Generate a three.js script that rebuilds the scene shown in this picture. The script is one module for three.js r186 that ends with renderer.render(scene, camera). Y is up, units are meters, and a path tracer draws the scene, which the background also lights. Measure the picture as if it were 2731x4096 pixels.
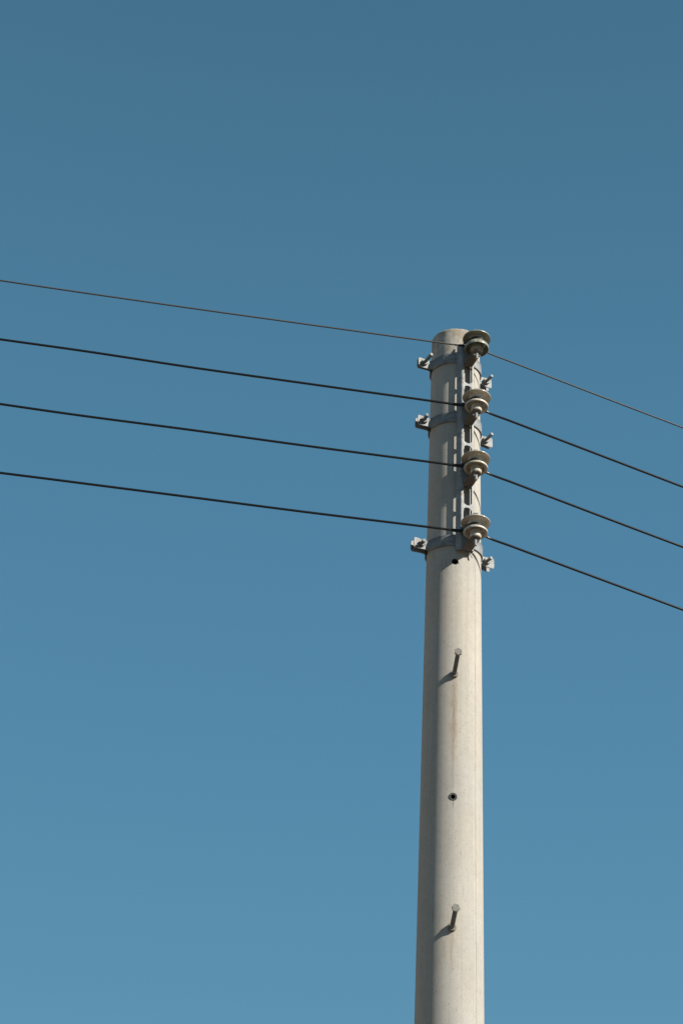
import * as THREE from 'three';
import { mergeGeometries, toCreasedNormals } from 'three/addons/utils/BufferGeometryUtils.js';
import { Brush, Evaluator, SUBTRACTION } from 'three-bvh-csg';

// ---------------------------------------------------------------- camera, sky, sun, exposure
const TOP = 5.45;                               // height of the pole's top above the ground (m)
const rad = THREE.MathUtils.degToRad;
const scene = new THREE.Scene();
const camera = new THREE.PerspectiveCamera(34.042, 682 / 1024, 0.05, 2000);
{
  const pitch = rad(28.861), yaw = rad(4.392), roll = rad(2.665);
  const fwd = new THREE.Vector3(-Math.sin(yaw) * Math.cos(pitch), Math.sin(pitch), -Math.cos(yaw) * Math.cos(pitch));
  const right = new THREE.Vector3().crossVectors(fwd, new THREE.Vector3(0, 1, 0)).normalize();
  const up = new THREE.Vector3().crossVectors(right, fwd);
  camera.position.set(0, TOP - 3.851, 5.5452);
  camera.up.copy(up.clone().multiplyScalar(Math.cos(roll)).addScaledVector(right, -Math.sin(roll)));
  camera.lookAt(camera.position.clone().add(fwd));
}
const renderer = new THREE.WebGLRenderer({ antialias: true });
renderer.toneMapping = THREE.LinearToneMapping;
renderer.toneMappingExposure = 1.7;
renderer.shadowMap.enabled = true;

// clear late-afternoon sky: deep at the zenith, paler towards the horizon (linear radiance by elevation)
const SKY = [[0, .178, .372, .510], [6, .140, .330, .474], [12.5, .107, .284, .434], [20, .092, .252, .399], [29, .0785, .222, .360],
  [37, .068, .194, .314], [45, .058, .167, .269], [60, .046, .130, .212], [90, .037, .102, .168]];
{
  const w = 64, h = 512, d = new Float32Array(w * h * 4);
  for (let j = 0; j < h; j++) {
    const el = Math.max(0, ((j + .5) / h - .5) * 180);
    let k = 0; while (k < SKY.length - 2 && el > SKY[k + 1][0]) k++;
    const a = SKY[k], b = SKY[k + 1], t = Math.min(1, (el - a[0]) / (b[0] - a[0]));
    for (let i = 0; i < w; i++) {
      const o = (j * w + i) * 4;
      for (let c = 0; c < 3; c++) d[o + c] = (a[c + 1] + (b[c + 1] - a[c + 1]) * t) / 1.7;
      d[o + 3] = 1;
    }
  }
  const tex = new THREE.DataTexture(d, w, h, THREE.RGBAFormat, THREE.FloatType);
  tex.mapping = THREE.EquirectangularReflectionMapping;
  tex.magFilter = tex.minFilter = THREE.LinearFilter; tex.wrapS = THREE.RepeatWrapping; tex.needsUpdate = true;
  scene.background = tex; scene.environment = tex;
}
const SUN_AZ = 60, SUN_EL = 28;                 // azimuth to the right of the camera side of the pole
const sun = new THREE.DirectionalLight(new THREE.Color().setRGB(1, .93, .805), 4.95);
sun.position.set(Math.sin(rad(SUN_AZ)) * Math.cos(rad(SUN_EL)) * 30, TOP + Math.sin(rad(SUN_EL)) * 30, Math.cos(rad(SUN_AZ)) * Math.cos(rad(SUN_EL)) * 30);
sun.target.position.set(0, TOP - 1, 0);
sun.castShadow = true; sun.shadow.mapSize.set(4096, 4096); sun.shadow.radius = 1;
Object.assign(sun.shadow.camera, { left: -4, right: 4, top: 4, bottom: -4, near: 1, far: 60 });
scene.add(sun, sun.target);

// ---------------------------------------------------------------- helpers
let seed = 7; const rnd = () => { seed = (seed * 1664525 + 1013904223) >>> 0; return seed / 4294967296; };
const hash = (x, y, s) => { let n = (x * 374761393 + y * 668265263 + s * 974634777) | 0; n = Math.imul(n ^ (n >>> 13), 1274126177); return ((n ^ (n >>> 16)) >>> 0) / 4294967296; };
function vnoise(x, y, s, px = 1e9) {            // value noise, periodic in x with period px cells
  const xi = Math.floor(x), yi = Math.floor(y), fx = x - xi, fy = y - yi;
  const u = fx * fx * (3 - 2 * fx), v = fy * fy * (3 - 2 * fy), m = (a) => ((a % px) + px) % px;
  const a = hash(m(xi), yi, s), b = hash(m(xi + 1), yi, s), c = hash(m(xi), yi + 1, s), d = hash(m(xi + 1), yi + 1, s);
  return a + (b - a) * u + (c - a) * v + (a - b - c + d) * u * v;
}
const V = (x, y, z) => new THREE.Vector3(x, y, z);
const enc = (l) => Math.round(255 * Math.min(1, Math.max(0, l <= .0031308 ? 12.92 * l : 1.055 * Math.pow(l, 1 / 2.4) - .055)));
function dataTex(w, h, fn, srgb = true) {
  const d = new Uint8Array(w * h * 4);
  for (let j = 0; j < h; j++) for (let i = 0; i < w; i++) {
    const c = fn(i, j), o = (j * w + i) * 4;
    for (let k = 0; k < 3; k++) d[o + k] = srgb ? enc(c[k]) : Math.round(255 * Math.min(1, Math.max(0, c[k])));
    d[o + 3] = 255;
  }
  const t = new THREE.DataTexture(d, w, h, THREE.RGBAFormat);
  t.wrapS = t.wrapT = THREE.RepeatWrapping; t.magFilter = THREE.LinearFilter; t.minFilter = THREE.LinearMipmapLinearFilter; t.generateMipmaps = true;
  if (srgb) t.colorSpace = THREE.SRGBColorSpace;
  t.needsUpdate = true; return t;
}
function mesh(name, geo, mat, parent) {
  const m = new THREE.Mesh(geo, mat); m.name = name; m.castShadow = m.receiveShadow = true; parent.add(m); return m;
}
const taken = {};
function thing(name, label, category, pos, group) {
  const n = taken[name] = (taken[name] ?? -1) + 1;
  const g = new THREE.Group(); g.name = n ? `${name}_${String(n).padStart(3, '0')}` : name;
  g.position.copy(pos); g.userData = { label, category }; if (group) g.userData.group = group;
  scene.add(g); return g;
}
function plain(g) {                              // strip to position/normal/uv, non-indexed, so any pieces merge
  const o = g.index ? g.toNonIndexed() : g; for (const k of Object.keys(o.attributes)) if (!['position', 'normal', 'uv'].includes(k)) o.deleteAttribute(k); return o;
}
const merge = (...gs) => mergeGeometries(gs.map(plain));
function boxUV(g, s = 1) {                       // metre uv by dominant face axis
  g = g.index ? g.toNonIndexed() : g; g.computeVertexNormals();
  const p = g.attributes.position, n = g.attributes.normal, uv = new Float32Array(p.count * 2);
  for (let i = 0; i < p.count; i++) {
    const ax = Math.abs(n.getX(i)), ay = Math.abs(n.getY(i)), az = Math.abs(n.getZ(i));
    const a = ay > ax && ay > az ? [p.getX(i), p.getZ(i)] : ax > az ? [p.getZ(i), p.getY(i)] : [p.getX(i), p.getY(i)];
    uv[2 * i] = a[0] * s; uv[2 * i + 1] = a[1] * s;
  }
  g.setAttribute('uv', new THREE.BufferAttribute(uv, 2)); return g;
}
const crease = (g, a = 35) => toCreasedNormals(g, rad(a));
function alongDir(g, dir) { return g.applyQuaternion(new THREE.Quaternion().setFromUnitVectors(V(0, 1, 0), dir.clone().normalize())); }
function bevelCyl(r, len, b, seg = 24) {         // rod from y=0 to len with chamfered ends
  return crease(new THREE.LatheGeometry([[0.0001, 0], [r - b, 0], [r, b], [r, len - b], [r - b, len], [0.0001, len]].map(a => new THREE.Vector2(...a)), seg), 25);
}
function hexPrism(r, len, b) {                   // hexagon across corners 2r, chamfered faces
  const s = new THREE.Shape(); for (let i = 0; i < 6; i++) { const a = i * Math.PI / 3; s[i ? 'lineTo' : 'moveTo'](r * Math.cos(a), r * Math.sin(a)); } s.closePath();
  const g = new THREE.ExtrudeGeometry(s, { depth: len - 2 * b, bevelEnabled: true, bevelThickness: b, bevelSize: b, bevelOffset: -b, bevelSegments: 2, curveSegments: 1 });
  g.translate(0, 0, b); g.rotateX(-Math.PI / 2); return crease(g, 25);
}
function washer(ro, ri, t) {
  return crease(new THREE.LatheGeometry([[ri, 0], [ro - .0006, 0], [ro, .0006], [ro, t - .0006], [ro - .0006, t], [ri, t], [ri, 0]].map(a => new THREE.Vector2(...a)), 32), 25);
}

// ---------------------------------------------------------------- materials
const concreteTex = (() => {                     // light cement: speckle, pits, vertical streaks, stains; u = azimuth, v = height over 2.9 m
  const w = 1024, h = 2048;
  const pits = new Float32Array(w * h);
  const dot = (x, y, rx, ry, a) => { for (let j = -Math.ceil(ry * 2); j <= ry * 2; j++) for (let i = -Math.ceil(rx * 2); i <= rx * 2; i++) {
    const xx = ((Math.round(x) + i) % w + w) % w, yy = ((Math.round(y) + j) % h + h) % h, q = i * i / (rx * rx) + j * j / (ry * ry);
    if (q < 3) pits[yy * w + xx] = Math.max(pits[yy * w + xx], a * Math.exp(-q)); } };
  for (let k = 0; k < 15000; k++) { const s = rnd(); dot(rnd() * w, rnd() * h, .7 + 1.3 * s * s, .6 + 1.1 * s * s * (.6 + rnd()), .16 + .6 * rnd() * rnd()); }
  for (let k = 0; k < 1500; k++) dot(rnd() * w, rnd() * h, 1.1 + rnd() * 1.2, .7 + rnd() * .8, .35 + .5 * rnd());
  for (let k = 0; k < 260; k++) dot(rnd() * w, rnd() * h, 1 + rnd(), 4 + rnd() * 9, .15 + .35 * rnd());
  const U = (az) => ((az / 360 + 1) % 1) * w, Y = (y) => (1 + y / 2.9) * h;    // y = metres below the top, negative
  const stain = [];                              // [azimuth, start y, length m, half width px, strength] rust runs under the iron inserts
  for (const a of [[2.6, -1.508, .34, 17, .58], [1.6, -1.52, .44, 8, .58], [3.8, -1.505, .22, 8, .6], [3.0, -1.953, .034, 3, .9], [2.6, -2.42, .13, 6, .35], [4.2, -2.41, .07, 3, .5], [-9, -2.44, .06, 8, .35],
    [-14, -1.03, .08, 20, .25], [-24, -1.03, .13, 18, .28]]) stain.push({ u: U(a[0]), y0: Y(a[1]), y1: Y(a[1] - a[2]), w: a[3], s: a[4] });
  return dataTex(w, h, (i, j) => {
    const x = i / w, ym = (j / h) * 2.9;         // metres above the tile's foot
    const big = vnoise(x * 6, ym * 3.2, 1, 6) * .55 + vnoise(x * 14, ym * 9, 2, 14) * .45;
    const mid = vnoise(x * 46, ym * 60, 3, 46), fine = vnoise(x * 220, ym * 330, 4, 220), grit = hash(i, j, 5);
    const streak = vnoise(x * 90, ym * 2.2, 6, 90) * .6 + vnoise(x * 200, ym * 5, 7, 200) * .4;
    let L = .318 * (1 + .17 * (big - .5) + .07 * (mid - .5) + .10 * (fine - .5) + .12 * (grit - .5) + .15 * (streak - .5));
    const hue = vnoise(x * 9, ym * 6, 8, 9) - .5;
    let r = L * (1.04 + .04 * hue), g = L * .98, b = L * (.892 - .06 * hue);
    const sx = Math.abs(i - 49.7 / 360 * w - (vnoise(ym * 40, 2, 16) - .5) * .8), sd = Math.max(0, 1 - sx / 1.9) * (.55 + .45 * vnoise(ym * 55, 7, 17));   // soot caught in the mould seam
    r *= 1 - .74 * sd; g *= 1 - .74 * sd; b *= 1 - .74 * sd;
    const p = pits[j * w + i]; r *= 1 - .72 * p; g *= 1 - .72 * p; b *= 1 - .70 * p;
    let rust = 0;
    for (const s of stain) if (j < s.y0 && j > s.y1) {
      const t = (s.y0 - j) / (s.y0 - s.y1), wob = (vnoise(j * .02, 3, 11) - .5) * 8, dx = (((i - s.u + w / 2) % w + w) % w - w / 2 - wob) / (s.w * (.6 + .6 * vnoise(j * .05, s.w, 12)));
      rust = Math.max(rust, s.s * Math.exp(-dx * dx) * Math.sin(Math.PI * Math.min(1, .12 + t * .9)) * (.35 + 1.0 * vnoise(i * .35, j * .07, 13)));
    }
    rust = Math.min(.75, rust); r *= 1 - .42 * rust; g *= 1 - .58 * rust; b *= 1 - .72 * rust;
    const dTop = 2.9 - ym;                       // lichen and soot blotches on the weathered head of the pole
    const edge = vnoise(x * 20, ym * 30, 14, 20) * .5 + vnoise(x * 64, ym * 90, 15, 64) * .5;
    const head = Math.max(0, edge * 1.6 - .30 - dTop * 5), soot = Math.min(.5, head);
    r *= 1 - .48 * soot; g *= 1 - .62 * soot; b *= 1 - .80 * soot;
    return [r, g, b];
  });
})();
const concreteBump = dataTex(512, 1024, (i, j) => { const x = i / 512, y = j / 1024; const v = .5 + .3 * (vnoise(x * 128, y * 512, 21, 128) - .5) + .4 * (hash(i, j, 22) - .5); return [v, v, v]; }, false);
const M = {};
M.concrete = new THREE.MeshStandardMaterial({ map: concreteTex, bumpMap: concreteBump, bumpScale: .00014, roughness: .93 });
const zinc = (base, s, amp, rust = 0, tint = [.94, 1, 1.04]) => dataTex(256, 256, (i, j) => {        // dull hot-dip zinc: patchy grey, faint drips, rust specks
  const x = i / 256, y = j / 256;
  let L = base * (1 + amp * (vnoise(x * 8, y * 8, s, 8) - .5) + amp * .8 * (vnoise(x * 40, y * 40, s + 1, 40) - .5) + amp * .6 * (hash(i, j, s + 2) - .5));
  const q = Math.max(0, vnoise(x * 12, y * 9, s + 3, 12) + .5 * vnoise(x * 50, y * 50, s + 4, 50) - 1.02 + rust) * 1.6;
  const k = Math.min(.85, q); return [L * (tint[0] - .18 * k), L * (tint[1] - .48 * k), L * (tint[2] - .72 * k)];
});
const metal = (tex, rough, m) => new THREE.MeshStandardMaterial({ map: tex, roughness: rough, metalness: m });
M.rack = metal(zinc(.215, 30, .38, .04), .62, .12);
M.strap = metal(zinc(.19, 40, .5, .06), .66, .1);
M.arm = metal(dataTex(256, 256, (i, j) => { const x = i / 256, y = j / 256, n = vnoise(x * 7, y * 7, 50, 7) * .5 + vnoise(x * 30, y * 30, 51, 30) * .3 + hash(i, j, 52) * .2, q = Math.min(1, Math.max(0, n * 2.2 - .7)); return [.122 - .034 * q, .109 - .038 * q, .098 - .040 * q]; }), .8, .08);   // zinc gone brown with rust bloom
M.bolt = metal(zinc(.16, 60, .3, .1), .6, .2);
M.stepBolt = metal(zinc(.175, 70, .34, .16, [1.04, 1, .93]), .7, .08);
M.pin = metal(zinc(.22, 80, .25, .12), .8, .05);
M.shank = metal(zinc(.105, 85, .3, .3), .75, .1);
const porcelain = (r, g, b, s, dirt, grime = [2, 3]) => dataTex(512, 256, (i, j) => {    // grime: soot caked at the root of the skirt, between two heights of the profile
  const x = i / 512, y = j / 256;
  const n = vnoise(x * 10, y * 12, s, 10) * .5 + vnoise(x * 40, y * 44, s + 1, 40) * .3 + vnoise(x * 120, y * 60, s + 2, 120) * .2;
  const k = 1 - dirt * (n - .2), sp = hash(i >> 1, j >> 1, s + 3) > .994 ? .55 : 1;
  const gm = y > grime[0] && y < grime[1] ? Math.min(.8, Math.max(0, vnoise(x * 14, y * 60, s + 5, 14) * .9 + vnoise(x * 60, y * 120, s + 6, 60) * .7 - .38)) : 0;
  return [r * k * sp * (1 - .72 * gm), g * (k - .015) * sp * (1 - .80 * gm), b * (k - .05) * sp * (1 - .88 * gm)];
});
const glaze = (r, g, b, s) => new THREE.MeshPhysicalMaterial({ map: porcelain(r, g, b, s, .62, [.725, .805]), roughness: .5, clearcoat: .55, clearcoatRoughness: .14 });
M.white = [null, glaze(.525, .492, .435, 90), glaze(.495, .455, .39, 110), glaze(.515, .487, .44, 130)];   // three weathered bodies, each stained its own way
M.green = new THREE.MeshPhysicalMaterial({ map: porcelain(.245, .257, .216, 95, .45), roughness: .38, clearcoat: .4, clearcoatRoughness: .25 });
M.sheath = new THREE.MeshPhysicalMaterial({ color: new THREE.Color().setRGB(.0065, .007, .008), roughness: .27, specularIntensity: .75 });
M.tie = new THREE.MeshStandardMaterial({ color: new THREE.Color().setRGB(.018, .018, .019), roughness: .5 });
M.strand = new THREE.MeshStandardMaterial({ color: new THREE.Color().setRGB(.046, .0455, .045), roughness: .55, metalness: .25 });
M.black = new THREE.MeshStandardMaterial({ color: new THREE.Color().setRGB(.012, .012, .012), roughness: .9 });
M.plug = new THREE.MeshStandardMaterial({ color: new THREE.Color().setRGB(.042, .042, .041), roughness: .75 });

// ---------------------------------------------------------------- ground
{
  const t = dataTex(512, 512, (i, j) => {
    const x = i / 512, y = j / 512, n = vnoise(x * 8, y * 8, 201, 8) * .5 + vnoise(x * 40, y * 40, 202, 40) * .3 + hash(i, j, 203) * .2;
    return [.128 + .065 * (n - .5), .104 + .055 * (n - .5), .076 + .045 * (n - .5)];
  });
  t.repeat.set(200, 200);
  const g = mesh('ground', new THREE.PlaneGeometry(1200, 1200).rotateX(-Math.PI / 2), new THREE.MeshStandardMaterial({ map: t, roughness: 1 }), scene);
  g.userData = { kind: 'structure', label: 'dry pale earth far below the picture' };
}

// ---------------------------------------------------------------- sunlit house beyond the left edge: its warm wall lights the pole's shaded side
{
  const house = thing('plastered_house', 'greyish tan plastered house with a hipped roof, standing out of view to the left', 'house', V(-13.2, 0, -4.3)); house.rotation.y = rad(62);
  const plaster = new THREE.MeshStandardMaterial({ roughness: .95, map: dataTex(256, 256, (i, j) => { const x = i / 256, y = j / 256, n = vnoise(x * 6, y * 6, 501, 6) * .5 + vnoise(x * 40, y * 40, 502, 40) * .3 + hash(i, j, 503) * .2; return [.36 + .08 * (n - .5), .31 + .07 * (n - .5), .25 + .06 * (n - .5)]; }) });
  const tileM = new THREE.MeshStandardMaterial({ color: new THREE.Color().setRGB(.14, .09, .07), roughness: .85 }), frameM = new THREE.MeshStandardMaterial({ color: new THREE.Color().setRGB(.5, .48, .44), roughness: .6 });
  const glassM = new THREE.MeshStandardMaterial({ color: new THREE.Color().setRGB(.03, .035, .04), roughness: .08 }), woodM = new THREE.MeshStandardMaterial({ color: new THREE.Color().setRGB(.12, .07, .04), roughness: .7 });
  const Wd = 11, Dp = 7, Ht = 7, fr = .12;          // front wall faces local +z with real openings
  const f = new THREE.Shape(); f.moveTo(-Wd / 2, 0); f.lineTo(Wd / 2, 0); f.lineTo(Wd / 2, Ht); f.lineTo(-Wd / 2, Ht); f.closePath();
  const wins = [[-3.6, 1.7], [3.6, 1.7], [-3.6, 5.2], [0, 5.2], [3.6, 5.2]], rect = (x, y, w, h) => { const p = new THREE.Path(); p.moveTo(x - w / 2, y - h / 2); p.lineTo(x - w / 2, y + h / 2); p.lineTo(x + w / 2, y + h / 2); p.lineTo(x + w / 2, y - h / 2); p.closePath(); return p; };
  for (const [x, y] of wins) f.holes.push(rect(x, y, 1.3, 1.2)); f.holes.push(rect(0, 1.1, 1, 2.1));
  mesh('wall', boxUV(merge(new THREE.ExtrudeGeometry(f, { depth: .2, bevelEnabled: false }).translate(0, 0, Dp / 2 - .2), new THREE.BoxGeometry(.2, Ht, Dp - .2).translate(-Wd / 2 + .1, Ht / 2, -.1), new THREE.BoxGeometry(.2, Ht, Dp - .2).translate(Wd / 2 - .1, Ht / 2, -.1), new THREE.BoxGeometry(Wd - .4, Ht, .2).translate(0, Ht / 2, -Dp / 2 + .1)), .5), plaster, house);
  for (const [x, y] of wins) {
    const fs = new THREE.Shape(); fs.moveTo(-.65, -.6); fs.lineTo(.65, -.6); fs.lineTo(.65, .6); fs.lineTo(-.65, .6); fs.closePath(); fs.holes.push(rect(-.315, 0, .53, 1.06), rect(.315, 0, .53, 1.06));
    const w = mesh('window', new THREE.ExtrudeGeometry(fs, { depth: .06, bevelEnabled: false }), frameM, house); w.position.set(x, y, Dp / 2 - fr);
    for (const sx of [-.315, .315]) mesh('pane', new THREE.BoxGeometry(.53, 1.06, .012), glassM, w).position.set(sx, 0, .03);
    mesh('sill', new THREE.BoxGeometry(1.45, .06, .16), frameM, w).position.set(0, -.635, .2);
  }
  const d = mesh('door', new THREE.BoxGeometry(.98, 2.04, .06), woodM, house); d.position.set(0, 1.09, Dp / 2 - .09);
  mesh('handle', new THREE.CylinderGeometry(.02, .02, .14, 12).rotateZ(Math.PI / 2), frameM, d).position.set(.36, -.05, .06);
  const e = .45, hw = Wd / 2 + e, hd = Dp / 2 + e, rv = [[-hw, 0, -hd], [hw, 0, -hd], [hw, 0, hd], [-hw, 0, hd], [-1, 2.1, 0], [1, 2.1, 0]], fi = [[3, 2, 5], [3, 5, 4], [1, 0, 4], [1, 4, 5], [2, 1, 5], [0, 3, 4], [0, 1, 2], [0, 2, 3]];
  const rg = new THREE.BufferGeometry(); rg.setAttribute('position', new THREE.Float32BufferAttribute(fi.flat().flatMap(i => rv[i]), 3)); rg.computeVertexNormals();
  mesh('roof', rg, tileM, house).position.y = Ht + .002;
}

// ---------------------------------------------------------------- concrete pole with its sockets and step bolts
const R = (y) => .095 - y / 150;                 // radius at y metres relative to the top (y negative below it)
const pole = thing('utility_pole', 'tapered pale concrete utility pole with two step bolts', 'utility pole', V(0, 0, 0));
{
  const seam = rad(49.7), azs = [];
  for (let i = 0; i < 144; i++) azs.push(i / 144 * 2 * Math.PI);
  const filtered = azs.filter(a => Math.abs(a - seam) > .009);
  const dips = [[seam - .0072, 0], [seam - .0052, -.0026], [seam + .0052, -.0026], [seam + .0072, 0]];
  const ring = [...filtered.map(a => [a, 0]), ...dips].sort((a, b) => a[0] - b[0]); ring.push([ring[0][0] + 2 * Math.PI, ring[0][1]]);
  const ys = []; for (let k = 0; k <= 60; k++) ys.push(-TOP + (TOP - .012) * k / 60);
  const prof = ys.map(y => [y, R(y)]); prof.push([-.006, R(0) - .0012], [-.002, R(0) - .004], [0, R(0) - .009]);
  const pos = [], uv = [], idx = [], nx = ring.length;
  prof.forEach(([y, r], k) => ring.forEach(([a, d], i) => {
    const wob = k > 60 ? (vnoise(a * 9, 3, 300, 57) - .5) * .0022 * (k - 60) / 2 + (vnoise(a * 30, 5, 301, 188) - .5) * .001 : 0;
    pos.push((r + d + wob * .3) * Math.sin(a), TOP + y + wob, (r + d + wob * .3) * Math.cos(a)); uv.push(a / (2 * Math.PI), 1 + y / 2.9);
  }));
  for (let k = 0; k < prof.length - 1; k++) for (let i = 0; i < nx - 1; i++) { const a = k * nx + i, b = a + nx; idx.push(a, a + 1, b + 1, a, b + 1, b); }
  const cT = pos.length / 3; pos.push(0, TOP + .001, 0); uv.push(.5, .99); const cB = cT + 1; pos.push(0, 0, 0); uv.push(.5, .1);
  const last = (prof.length - 1) * nx; for (let i = 0; i < nx - 1; i++) { idx.push(last + i, last + i + 1, cT); idx.push(i + 1, i, cB); }
  const g = new THREE.BufferGeometry(); g.setAttribute('position', new THREE.Float32BufferAttribute(pos, 3)); g.setAttribute('uv', new THREE.Float32BufferAttribute(uv, 2)); g.setIndex(idx); g.computeVertexNormals();
  // smooth the normals across the wrap of the ring
  const nrm = g.attributes.normal; for (let k = 0; k < prof.length; k++) { const a = k * nx, b = a + nx - 1, s = V(nrm.getX(a) + nrm.getX(b), nrm.getY(a) + nrm.getY(b), nrm.getZ(a) + nrm.getZ(b)).normalize(); nrm.setXYZ(a, s.x, s.y, s.z); nrm.setXYZ(b, s.x, s.y, s.z); }
  for (let k = 0; k <= 60; k++) for (let i = 0; i < nx; i++) { const a = ring[i][0]; nrm.setXYZ(k * nx + i, Math.sin(a), 1 / 150, Math.cos(a)); }
  const azH = rad(2.93), dir = V(Math.sin(azH), 0, Math.cos(azH)), y0 = -1.0439;
  let body = new Brush(g); const ev = new Evaluator(); ev.attributes = ['position', 'normal', 'uv']; ev.useGroups = false;
  for (const [k, r] of [[0, .0125], [2, .0112]]) {
    const y = y0 - .45 * k, c = new Brush(alongDir(new THREE.CylinderGeometry(r, r, .12, 32), dir).translate(dir.x * R(y), TOP + y, dir.z * R(y)));
    c.updateMatrixWorld(); body.updateMatrixWorld(); body = ev.evaluate(body, c, SUBTRACTION);
  }
  for (const [dx, dy, r] of [[.0105, -.0075, .0062], [-.011, .0045, .0045], [.002, -.0125, .0042]]) {      // chipped edge of the open upper hole
    const c = new Brush(new THREE.IcosahedronGeometry(r, 1).scale(1, .8, .7).translate(dir.x * (R(y0) + .001) + dx, TOP + y0 + dy, dir.z * (R(y0) + .001)));
    c.updateMatrixWorld(); body.updateMatrixWorld(); body = ev.evaluate(body, c, SUBTRACTION);
  }
  mesh('shaft', body.geometry, M.concrete, pole);
  // empty screw socket: a dark iron insert seated deep in the upper hole; the lower hole has a plastic collar standing proud
  const place = (m, y, off) => { m.position.set(dir.x * (R(y) + off), TOP + y, dir.z * (R(y) + off)); m.quaternion.setFromUnitVectors(V(0, 1, 0), dir); return m; };
  const tube = (ri, ro, l) => crease(new THREE.LatheGeometry([[ri, 0], [ro, 0], [ro, l - .0008], [ro - .0008, l], [ri, l], [ri, 0]].map(a => new THREE.Vector2(...a)), 36), 25);
  place(mesh('screw_socket', merge(tube(.0085, .0123, .048), new THREE.CircleGeometry(.0123, 32).rotateX(-Math.PI / 2).translate(0, .0005, 0)), M.black, pole), y0, -.052);
  const s2 = place(mesh('screw_socket', merge(tube(.0078, .0109, .05), new THREE.CircleGeometry(.0109, 32).rotateX(-Math.PI / 2).translate(0, .0005, 0)), M.black, pole), y0 - .9, -.0495);
  mesh('collar', tube(.0079, .0142, .0032), M.plug, s2).position.y = .0475;
  // two step bolts
  const strokes = (i) => { const a = []; for (let k = 0; k < 3; k++) { const t = 2.2 + k * 2.1 + i, c = V(Math.cos(t) * .0075, 0, Math.sin(t) * .0075);
    for (const [dx, dz, w, l] of [[-.0012, 0, .0007, .0034], [.0012, 0, .0007, .0034], [0, k % 2 ? .0012 : -.0004, .0024, .0007]]) a.push(new THREE.BoxGeometry(w, .0005, l).translate(c.x + dx, .00025, c.z + dz)); } return merge(...a); };
  for (const [i, k, tilt, az, len, up] of [[0, 1, .5, 4.0, .195, .001], [1, 3, 3.2, 3.4, .198, .0028]]) {
    const y = y0 - .45 * k + up, d = V(Math.sin(rad(az)) * Math.cos(rad(tilt)), Math.sin(rad(tilt)), Math.cos(rad(az)) * Math.cos(rad(tilt)));
    const b = new THREE.Group(); b.name = 'step_bolt'; pole.add(b);
    b.position.set(dir.x * (R(y) - .01), TOP + y, dir.z * (R(y) - .01)); b.quaternion.setFromUnitVectors(V(0, 1, 0), d);
    mesh('shank', boxUV(bevelCyl(.0078, len, .0008, 28), 6), M.shank, b);
    const h = mesh('bolt_head', boxUV(merge(hexPrism(.0140, .0105, .0012).rotateY(.5 + i * .4), strokes(i).translate(0, .0105, 0)), 6), M.stepBolt, b); h.position.y = len;
    mesh('washer', boxUV(washer(.0148, .0075, .0045), 6), M.stepBolt, b).position.y = .0085;
    mesh('nut', boxUV(hexPrism(.0142, .0085, .001).rotateY(.2 + i), 6), M.stepBolt, b).position.y = .0145;
  }
}

// ---------------------------------------------------------------- clamp bands: two half straps bolted together through their ears
const PHI = rad(30), bT = V(Math.cos(PHI), 0, -Math.sin(PHI)), bN = V(Math.sin(PHI), 0, Math.cos(PHI));
function sweptStrip(path, height, th, waist) {    // vertical strip along a plan path of [t, n]; rounded end corners, chamfered long edges
  const pos = [], uv = [], idx = [], n = path.length, S = [0];
  for (let i = 1; i < n; i++) S.push(S[i - 1] + Math.hypot(path[i][0] - path[i - 1][0], path[i][1] - path[i - 1][1]));
  const tot = S[n - 1], rc = .007;
  for (let i = 0; i < n; i++) {
    const a = path[Math.max(0, i - 1)], b = path[Math.min(n - 1, i + 1)]; const l = Math.hypot(b[0] - a[0], b[1] - a[1]); const nx = -(b[1] - a[1]) / l, ny = (b[0] - a[0]) / l;
    const d = Math.min(S[i], tot - S[i]), e = .0009;
    let h = height / 2 * (1 - waist * Math.exp(-(((d - .045) / .024) ** 2)));
    if (d < rc) h -= rc - Math.sqrt(Math.max(0, rc * rc - (rc - d) ** 2));
    const sec = [[th / 2, -h + e], [th / 2, h - e], [th / 2 - e, h], [-th / 2 + e, h], [-th / 2, h - e], [-th / 2, -h + e], [-th / 2 + e, -h], [th / 2 - e, -h]];
    for (const [o, y] of sec) { const p = bT.clone().multiplyScalar(path[i][0] + nx * o).addScaledVector(bN, path[i][1] + ny * o); pos.push(p.x, y, p.z); uv.push(S[i] * 5, (y + o) * 5); }
  }
  for (let i = 0; i < n - 1; i++) for (let k = 0; k < 8; k++) { const a = i * 8 + k, b = i * 8 + (k + 1) % 8; idx.push(a, a + 8, b + 8, a, b + 8, b); }
  for (let k = 1; k < 7; k++) { idx.push(0, k, k + 1); const q = (n - 1) * 8; idx.push(q, q + k + 1, q + k); }
  const g = new THREE.BufferGeometry(); g.setAttribute('position', new THREE.Float32BufferAttribute(pos, 3)); g.setAttribute('uv', new THREE.Float32BufferAttribute(uv, 2)); g.setIndex(idx);
  return crease(g, 30);
}
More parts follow.
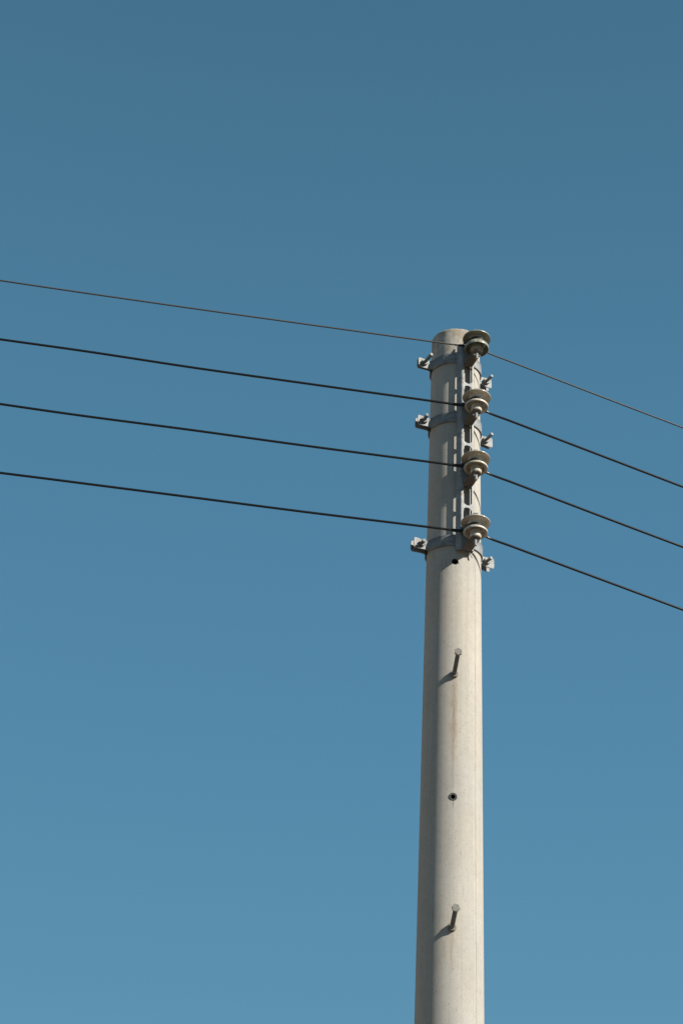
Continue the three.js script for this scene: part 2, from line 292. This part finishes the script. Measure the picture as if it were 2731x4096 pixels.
function halfPath(Rb, gl, gr, earL, earR, rf) {   // left ear tip -> round the pole -> right ear tip, in [t, n] with n > 0
  const pts = [], side = (g, ear, sgn) => { const tc = Math.sqrt((Rb + rf) ** 2 - (g + rf) ** 2), a0 = Math.atan2(g + rf, tc); const out = [];
    for (const q of [0, .0005, .0015, .003, .005, .007]) out.push([sgn * (ear - q), g]); for (let k = 1; k <= 7; k++) out.push([sgn * (ear - .007 + (tc - ear + .007) * k / 7), g]);
    for (let k = 1; k <= 8; k++) { const a = -Math.PI / 2 - (Math.PI / 2 - a0) * k / 8; out.push([sgn * (tc + rf * Math.cos(a)), g + rf + rf * Math.sin(a)]); }
    return [out, a0]; };
  const [l, aL] = side(gl, earL, -1), [r, aR] = side(gr, earR, 1); pts.push(...l);
  const A = Math.PI - aL, B = aR; for (let k = 1; k < 48; k++) { const a = A + (B - A) * k / 48; pts.push([Rb * Math.cos(a), Rb * Math.sin(a)]); }
  pts.push(...r.reverse()); return pts;
}
const N0 = -.014;                                 // the two halves meet a little behind the pole's middle
const bandSpec = [
  { y: -.148, gap: [.006, .019], bolts: [[27, .068], [29, .051]], ear: [.1625, .167], back: [-.0005, .001], where: 'uppermost of the three galvanized clamp bands, just below the pole top' },
  { y: -.420, gap: [.021, .010], bolts: [[17, .047], [28, .057]], ear: [.1645, .1735], back: [-.0035, -.003], where: 'middle galvanized clamp band, between the second and third insulators' },
  { y: -.957, gap: [.026, .026], bolts: [[20, .031], [30, .037]], ear: [.1705, .1735], back: [-.004, -.001], where: 'lowest galvanized clamp band, at the foot of the insulator rack' },
];
bandSpec.forEach((s) => {
  const g = thing('pole_band', s.where, 'pole band', V(0, TOP + s.y, 0), 'clamp bands round the pole');
  const Rb = R(s.y) + .0042, th = .0044, h = (i) => s.gap[i] / 2 + .0022;
  const front = halfPath(Rb, h(0) + N0, h(1) + N0, s.ear[0], s.ear[1], .017);
  const back = halfPath(Rb, h(0) - N0, h(1) - N0, s.ear[0] + s.back[0], s.ear[1] + s.back[1], .017).map(([t, n]) => [t, -n]);
  mesh('front_strap', sweptStrip(front, .0445, th, .12), M.strap, g);
  mesh('back_strap', sweptStrip(back.reverse(), .0445, th, .12), M.strap, g);
  [-1, 1].forEach((sg, i) => {
    const [az, L] = s.bolts[i], gap = s.gap[i], d = V(Math.sin(rad(az)), .02, Math.cos(rad(az)));
    const c = bT.clone().multiplyScalar(sg * .139).addScaledVector(bN, gap / 2 + .0045 + N0);
    const b = new THREE.Group(); b.name = 'clamp_bolt'; g.add(b); b.position.copy(c); b.quaternion.setFromUnitVectors(V(0, 1, 0), d.normalize());
    mesh('threaded_rod', boxUV(bevelCyl(i ? .0062 : .0068, L + gap + .02, .0009).translate(0, -gap - .02, 0), 6), M.bolt, b);
    mesh('nut', boxUV(hexPrism(.0132, .0110, .0009).rotateY(.3 + i + s.y * 9), 6), M.bolt, b).position.y = .0015;
    mesh('bolt_head', boxUV(hexPrism(.0128, .008, .0009), 6), M.bolt, b).position.y = -gap - .0165;
    mesh('washer', boxUV(washer(.0142, .0060, .0016), 6), M.bolt, b);
  });
});

// ---------------------------------------------------------------- insulator rack: steel channel with arms punched out and bent forward
const TH = rad(25), eT = V(Math.cos(TH), 0, -Math.sin(TH)), eN = V(Math.sin(TH), 0, Math.cos(TH));
const P0 = V(.0248, 0, .1220), LEAN = .00858, SKEW = -.0029;
const PITCH = .2708, BEND = (k) => -.1903 - PITCH * k;
const rack = thing('insulator_rack', 'galvanized slotted steel channel standing upright on the pole, carrying four insulators', 'insulator rack', V(P0.x, TOP, P0.z));
rack.quaternion.setFromRotationMatrix(new THREE.Matrix4().makeBasis(eT, V(0, 1, 0), eN));   // local x across the web, z outward
const W = .0532, DL = .0278, DR = .0240, SPLAY = rad(20), T = .0036, RB = .006, Y0 = -1.0045, Y1 = -.096;
const lean = (g) => g.applyMatrix4(new THREE.Matrix4().set(1, -SKEW, 0, 0, 0, 1, 0, 0, 0, -LEAN, 1, 0, 0, 0, 0, 1));
{
  const sect = (pts) => { const s = new THREE.Shape(); pts.forEach((p, i) => s[i ? 'lineTo' : 'moveTo'](p[0], p[1])); s.closePath();
    const g = new THREE.ExtrudeGeometry(s, { depth: Y1 - Y0, bevelEnabled: false }); g.rotateX(-Math.PI / 2); g.translate(0, Y0, 0); return g; };   // shape (x, -z) -> x, y, z
  const flange = (x0, sg, len, splay) => {          // plan outline of one flange with its rounded bend; sg = +1 towards the web's inside
    const e = [-len * Math.sin(splay), -len * Math.cos(splay)], a = [-RB * Math.sin(splay), -RB * Math.cos(splay)], b = [RB, 0], c = [e];
    for (let k = 0; k <= 10; k++) { const t = k / 10, u = (1 - t) ** 2, w = t * t; c.push([u * a[0] + w * b[0], u * a[1] + w * b[1]]); }
    const inner = c.map((p, i) => { const q = c[Math.max(0, i - 1)], r = c[Math.min(c.length - 1, i + 1)], l = Math.hypot(r[0] - q[0], r[1] - q[1]); return [p[0] + (r[1] - q[1]) / l * T, p[1] - (r[0] - q[0]) / l * T]; });
    return [...c, ...inner.reverse()].map(p => [x0 + sg * p[0], -p[1]]);
  };
  const left = sect(flange(0, 1, DL, SPLAY)), right = sect(flange(W, -1, DR, 0).reverse());
  const s = new THREE.Shape(); s.moveTo(RB, Y0); s.lineTo(W - RB, Y0); s.lineTo(W - RB, Y1); s.lineTo(RB, Y1); s.closePath();
  const x0 = .0092, x1 = .0440, mid = (x0 + x1) / 2, hr = (x1 - x0) / 2;
  for (let k = 0; k < 4; k++) {
    if (k < 3) { const a = new THREE.Path(), yb = BEND(k) - .0855, yt = BEND(k) - .002; a.moveTo(x0, yt); a.lineTo(x0, yb + hr * .8); a.absellipse(mid, yb + hr * .8, hr, hr * .8, Math.PI, 2 * Math.PI, false); a.lineTo(x1, yt); a.closePath(); s.holes.push(a); }
    const b = new THREE.Path(), yt = BEND(k) + .1755, yb = yt - .086; if (k > 0) { b.moveTo(x1, yb + hr * .7); b.lineTo(x1, yt - hr * .9); b.absellipse(mid, yt - hr * .9, hr, hr * .9, 0, Math.PI, false); b.lineTo(x0, yb + hr * .7); b.absellipse(mid, yb + hr * .7, hr, hr * .7, Math.PI, 2 * Math.PI, false); s.holes.push(b); }
  }
  const web = new THREE.ExtrudeGeometry(s, { depth: T, bevelEnabled: false, curveSegments: 16 }); web.translate(0, 0, -T);
  mesh('channel', crease(boxUV(lean(merge(left, right, web)), 4), 25), M.rack, rack);
  // small torn tab left hanging at the foot of the right flange
  const ts = new THREE.Shape(); [[-.0032, .004], [.0032, .004], [.0034, -.008], [.0046, -.0125], [.0078, -.0165], [.0050, -.0195], [.0008, -.0150], [-.0014, -.0095]].forEach((p, i) => ts[i ? 'lineTo' : 'moveTo'](...p)); ts.closePath();
  const tab = new THREE.ExtrudeGeometry(ts, { depth: .003, bevelEnabled: true, bevelThickness: .0005, bevelSize: .0005, bevelSegments: 1 }).translate(W - .0045, Y0, -.0190);
  mesh('bent_tab', boxUV(lean(tab), 5), M.rack, rack);
}
// arms and insulators
const hole = (k) => V(.0815 - .0011 * k, -.1717 - .2722 * k, .1705 + .0018 * k);          // where each pin passes its arm (relative to pole top)
function arm(k) {
  const inv = new THREE.Matrix4().makeBasis(eT, V(0, 1, 0), eN).invert(), h = hole(k).sub(P0).applyMatrix4(inv);
  const b = V(.0266 - BEND(k) * SKEW, BEND(k), -BEND(k) * LEAN), dir = h.clone().sub(b), len = dir.length(); dir.normalize();
  const side = V(1, 0, 0).addScaledVector(dir, -dir.x).normalize(), nor = new THREE.Vector3().crossVectors(dir, side).negate();
  // plan outline of the punched tongue: wide at the bend, waisted, round tip with a pin hole
  const s = new THREE.Shape(), w0 = .0180, tip = .0172; s.moveTo(-w0, -.002); s.bezierCurveTo(-w0, len * .3, -tip, len * .45, -tip, len);
  s.absarc(0, len, tip, Math.PI, 0, true); s.bezierCurveTo(tip, len * .45, w0, len * .3, w0, -.002); s.closePath();
  const p = new THREE.Path(); p.absarc(0, len, .0068, 0, 2 * Math.PI, false); s.holes.push(p);
  const g = new THREE.ExtrudeGeometry(s, { depth: T - .001, bevelEnabled: true, bevelThickness: .0005, bevelSize: .0005, bevelSegments: 1, curveSegments: 14 }); g.translate(0, 0, -T / 2 + .0005);
  const m = new THREE.Matrix4().makeBasis(side, dir, nor).setPosition(b); g.applyMatrix4(m);
  // short rolled bend joining the tongue to the web
  const roll = bevelCyl(T * .55, 2 * w0, .0006, 16).rotateZ(-Math.PI / 2).translate(b.x - w0, b.y, b.z - T * .5);
  const ag = crease(boxUV(merge(g, roll), 6), 25), au = ag.attributes.uv; for (let i = 0; i < au.count; i++) au.setXY(i, au.getX(i) + k * .37, au.getY(i) + k * .61);
  mesh('arm', ag, M.arm, rack);
}
for (let k = 0; k < 4; k++) arm(k);

const lathe = (pts, seg = 72) => { const g = new THREE.LatheGeometry(pts.map(a => new THREE.Vector2(a[0], a[1])), seg); return crease(g, 32); };
// profiles from the crown down to the foot; y = 0 where the pin passes the arm
const WHITE = [[.0001, .098], [.0155, .098], [.0185, .096], [.0195, .088], [.024, .0835], [.040, .0765], [.0515, .0722], [.0534, .0712], [.0540, .0700], [.0538, .0682], [.0528, .0676], [.046, .0692], [.0395, .0694], [.0388, .0684], [.0375, .0684], [.0365, .0694], [.034, .0690], [.0305, .0670], [.0275, .062],
  [.0258, .058], [.0245, .0535], [.0240, .0485], [.0245, .0440], [.0265, .0412], [.032, .0392], [.040, .0352], [.0432, .0325], [.0447, .0298], [.0447, .0255], [.0438, .0240], [.0422, .0240], [.0385, .0278], [.031, .0325], [.0262, .0350], [.0222, .0335], [.0208, .0290],
  [.0206, .0150], [.0212, .0140], [.0212, .0095], [.0205, .0085], [.0205, .0060], [.0196, .0036], [.0192, .0030], [.0001, .0030]];
const GREEN = [[.0001, .094], [.0155, .094], [.0185, .091], [.026, .085], [.042, .0785], [.0515, .0740], [.0535, .0722], [.0540, .0700], [.0536, .0682], [.0526, .0678], [.046, .0702], [.036, .0712], [.0318, .0712], [.0310, .0660], [.0300, .0650], [.0290, .0600],
  [.0275, .0590], [.0265, .0545], [.0262, .0490], [.0270, .0450], [.033, .0425], [.0395, .0385], [.0445, .0325], [.0466, .0275], [.0472, .0230], [.0470, .0185], [.0460, .0165], [.0448, .0168], [.0436, .0200], [.0415, .0290], [.034, .0395], [.0272, .0415], [.0258, .0380],
  [.0250, .0130], [.0236, .0115], [.0226, .0110], [.0226, .0085], [.0190, .0075], [.0172, .0070], [.0172, .0036], [.0165, .0030], [.0001, .0030]];
const insLabel = ['grey-green porcelain insulator at the pole top, holding the thin bare wire', 'second insulator from the top, white porcelain, just above the middle clamp band',
  'third insulator from the top, white porcelain, between the middle and lowest bands', 'lowest of the white porcelain insulators, beside the lowest clamp band'];
const TILT = rad(7);
const INS = [];
for (let k = 0; k < 4; k++) {
  const h = hole(k), g = thing('line_insulator', insLabel[k], 'insulator', V(h.x, TOP + h.y, h.z), 'insulators stacked on the rack');
  g.rotation.set(-TILT + [0, .012, -.014, .008][k], 0, [.01, -.016, .012, -.006][k]); INS.push(g);
  mesh('porcelain_body', lathe(k ? WHITE : GREEN).rotateY(k * 1.7), k ? M.white[k] : M.green, g);
  mesh('crown_nut', boxUV(hexPrism(.0135, .010, .001).translate(0, k ? .098 : .094, 0), 6), M.bolt, g);
  const pl = [.030, .029, .028, .031][k];
  mesh('pin', boxUV(bevelCyl(.0054, pl + .012, .0008).translate(0, -pl, 0), 6), M.pin, g);
  // split cotter through the pin below the arm
  const a = [-.35, -.15, -.9, .25][k], y = [-.012, -.013, -.011, -.0115][k], c = V(Math.cos(a), 0, Math.sin(a)), R2 = .0034;
  const loop = []; for (let q = 0; q <= 14; q++) { const t = Math.PI * .92 * (q / 7 - 1); loop.push(c.clone().multiplyScalar(.0112 + R2 * Math.cos(t)).add(V(0, y + R2 * Math.sin(t), 0))); }
  const leg = (sg) => [c.clone().multiplyScalar(.0082).setY(y + sg * .0007), c.clone().multiplyScalar(-.009).setY(y + sg * .0007), c.clone().multiplyScalar(-.0135).setY(y + sg * (.003 + .001 * k))];
  mesh('cotter_pin', boxUV(merge(new THREE.TubeGeometry(new THREE.CatmullRomCurve3(loop), 28, .0011, 6), ...[-1, 1].map(sg => new THREE.TubeGeometry(new THREE.CatmullRomCurve3(leg(sg)), 12, .0010, 6))), 6), M.pin, g);
}

// ---------------------------------------------------------------- four conductors, tied into the insulator grooves on the pole side
const wireSpec = [
  { A: [.0190, -.1193], mL: -.0098, B: [.1263, -.1369], mR: -.2329, r: .0031 },
  { A: [.0207, -.3939], mL: -.0012, B: [.1201, -.4086], mR: -.2326, r: .0045 },
  { A: [.0225, -.6638], mL: -.0050, B: [.1192, -.6773], mR: -.2345, r: .0045 },
  { A: [.0242, -.9397], mL: -.0078, B: [.1186, -.9503], mR: -.2297, r: .0045 },
];
const wireLabel = ['thin bare twisted wire, topmost of the four, tied to the grey-green insulator', 'black insulated cable tied to the second insulator from the top',
  'black insulated cable tied to the third insulator from the top', 'lowest black insulated cable, tied beside the lowest clamp band'];
const aL = rad(-76), aR = rad(107.5), kL = .003, kR = .0015;
function wirePoints(s, k) {
  const pts = [], L = (t) => V(s.A[0] + t * Math.sin(aL), s.A[1] + s.mL * t + kL * t * t, .144 + t * Math.cos(aL)), Rr = (t) => V(s.B[0] + t * Math.sin(aR), s.B[1] + s.mR * t + kR * t * t, .119 + t * Math.cos(aR));
  const far = [26, 20, 15, 11, 8, 6.5, 5.5]; for (const t of far) pts.push(L(t));
  for (let t = 5; t > .02; t -= .1) pts.push(L(t)); pts.push(L(0));
  const h = hole(k), gy = (s.A[1] + s.B[1]) / 2 + .0045, up = gy - h.y, gz = h.z - up * Math.tan(TILT) - (k ? .0245 : .0268) - s.r - .0005;
  pts.push(V(h.x - .022, s.A[1] * .72 + gy * .28, gz + .0045), V(h.x + .002, gy, gz), V(h.x + .022, gy * .45 + s.B[1] * .55 + .001, gz - .004));
  pts.push(Rr(.004)); for (let t = .1; t <= 5; t += .1) pts.push(Rr(t)); for (const t of [5.5, 6.5, 8, 10, 12.5, 15]) pts.push(Rr(t));
  return pts;
}
function sweep(pts, ringAt, n) {                 // generalized tube; ringAt(s, a) -> radius
  const pos = [], idx = [], uv = []; let s = 0;
  for (let i = 0; i < pts.length; i++) {
    const d = pts[Math.min(i + 1, pts.length - 1)].clone().sub(pts[Math.max(i - 1, 0)]).normalize(), u = V(0, 1, 0).addScaledVector(d, -d.y).normalize(), w = new THREE.Vector3().crossVectors(d, u);
    if (i) s += pts[i].distanceTo(pts[i - 1]);
    for (let k = 0; k < n; k++) { const a = k / n * 2 * Math.PI, r = ringAt(s, a); const p = pts[i].clone().addScaledVector(u, r * Math.cos(a)).addScaledVector(w, r * Math.sin(a)); pos.push(p.x, p.y, p.z); uv.push(k / n, s * 10); }
  }
  for (let i = 0; i < pts.length - 1; i++) for (let k = 0; k < n; k++) { const a = i * n + k, b = i * n + (k + 1) % n; idx.push(a, b, b + n, a, b + n, a + n); }
  const g = new THREE.BufferGeometry(); g.setAttribute('position', new THREE.Float32BufferAttribute(pos, 3)); g.setAttribute('uv', new THREE.Float32BufferAttribute(uv, 2)); g.setIndex(idx); g.computeVertexNormals(); return g;
}
function dense(curve, step) { const n = Math.ceil(curve.getLength() / step); curve.arcLengthDivisions = 4000; return curve.getSpacedPoints(n); }
wireSpec.forEach((s, k) => {
  const g = thing('power_line', wireLabel[k], 'wire', V(0, TOP, 0), 'overhead wires tied to the pole');
  const raw = wirePoints(s, k), near = raw.slice(7, raw.length - 6), nearC = new THREE.CatmullRomCurve3(near, false, 'centripetal');
  const jit = (p) => { const q = vnoise(p.x * 2.2 + 50, k * 9 + 1, 400) - .5, f = Math.min(1, Math.max(0, Math.hypot(p.x - .08, p.z - .14) - .2)); p.y += q * .004 * f; return p; };
  const all = k ? [...raw.slice(0, 7), ...dense(nearC, .012).map(jit), ...raw.slice(-6)] : [...raw.slice(0, 7), ...dense(nearC, .0045).map(jit), ...raw.slice(-6)];
  if (k) mesh('conductor', sweep(all, () => s.r, 18), M.sheath, g);
  else { const lay = .085, n = 7; mesh('conductor', sweep(all, (q, a) => { const f = ((a / (2 * Math.PI) * n - q / lay * n) % 1 + 1) % 1 - .5; return s.r * (.80 + .24 * Math.sqrt(Math.max(0, 1 - 4 * f * f))); }, 42), M.strand, g); }
  // binding: turns round the groove, then a tight coil over the conductor on both sides
  const h = hole(k), gr = (k ? .0252 : .0272) + .0013, yG = k ? .0475 : .051, q = new THREE.Quaternion().setFromEuler(new THREE.Euler(-TILT, 0, 0));
  const loc = (a, y, r) => V(r * Math.sin(a), y, r * Math.cos(a)).applyQuaternion(q).add(h);
  const tie = [];
  for (const [dy, dr, a0, a1, sl] of [[.003, 0, -2.5, 2.5, -.003], [-.002, .0014, -2.6, 2.4, .004], [.0065, .0004, -2.3, 2.5, -.006]]) {
    const p = []; for (let i = 0; i <= 30; i++) { const t = i / 30, a = a0 + (a1 - a0) * t; p.push(loc(a, yG + dy + sl * (t - .5) - .004 * (1 - Math.cos(a)) * .5, gr + dr + .002 * (1 - Math.cos(a)))); }
    tie.push(new THREE.TubeGeometry(new THREE.CatmullRomCurve3(p), 60, .0014, 7));
  }
  const coil = (t0, t1, turns, rr) => { const p = [], n = turns * 12; for (let i = 0; i <= n; i++) { const t = t0 + (t1 - t0) * i / n, c = nearC.getPointAt(t), d = nearC.getTangentAt(t), u = V(0, 1, 0).addScaledVector(d, -d.y).normalize(), w = new THREE.Vector3().crossVectors(d, u), a = i / 12 * 2 * Math.PI;
    p.push(c.addScaledVector(u, (s.r + rr) * Math.cos(a)).addScaledVector(w, (s.r + rr) * Math.sin(a))); } return new THREE.TubeGeometry(new THREE.CatmullRomCurve3(p), n * 2, rr, 6); };
  const len = nearC.getLength(), mid = (() => { let b = 0, bd = 9; for (let i = 0; i <= 4000; i++) { const dd = nearC.getPointAt(i / 4000).distanceTo(V(h.x, h.y + .05, h.z - .03)); if (dd < bd) { bd = dd; b = i / 4000; } } return b; })();
  tie.push(coil(mid - (k ? .086 : .070) / len, mid - .030 / len, k ? 22 : 17, .0011), coil(mid + .026 / len, mid + .046 / len, 6, .0015));
  // twisted tail of the binding beside the insulator
  const kp = nearC.getPointAt(mid - .050 / len); tie.push(new THREE.TubeGeometry(new THREE.CatmullRomCurve3([kp.clone().add(V(-.004, .002, .004)), kp.clone().add(V(.001, .0075, .005)), kp.clone().add(V(.006, .003, .007)), kp.clone().add(V(.010, -.004, .005)), kp.clone().add(V(.003, -.009, .004))]), 30, .0021, 7));
  tie.push(new THREE.TubeGeometry(new THREE.CatmullRomCurve3([kp.clone(), kp.clone().add(V(.012, .004, .012)), loc(-1.2, yG + .006, gr + .004), loc(-.7, yG + .006, gr + .001)]), 24, .0016, 7));
  if (k > 1) tie.push(new THREE.TubeGeometry(new THREE.CatmullRomCurve3([loc(.5, yG + .004, gr + .001), loc(.95, yG + .002, gr + .006), loc(1.25, yG - .004, gr + .014), loc(1.38, yG - .0085, gr + .021)]), 24, .0013, 7));   // loose tail of the binding
  mesh('tie_wire', merge(...tie), M.tie, g);
});

renderer.render(scene, camera);
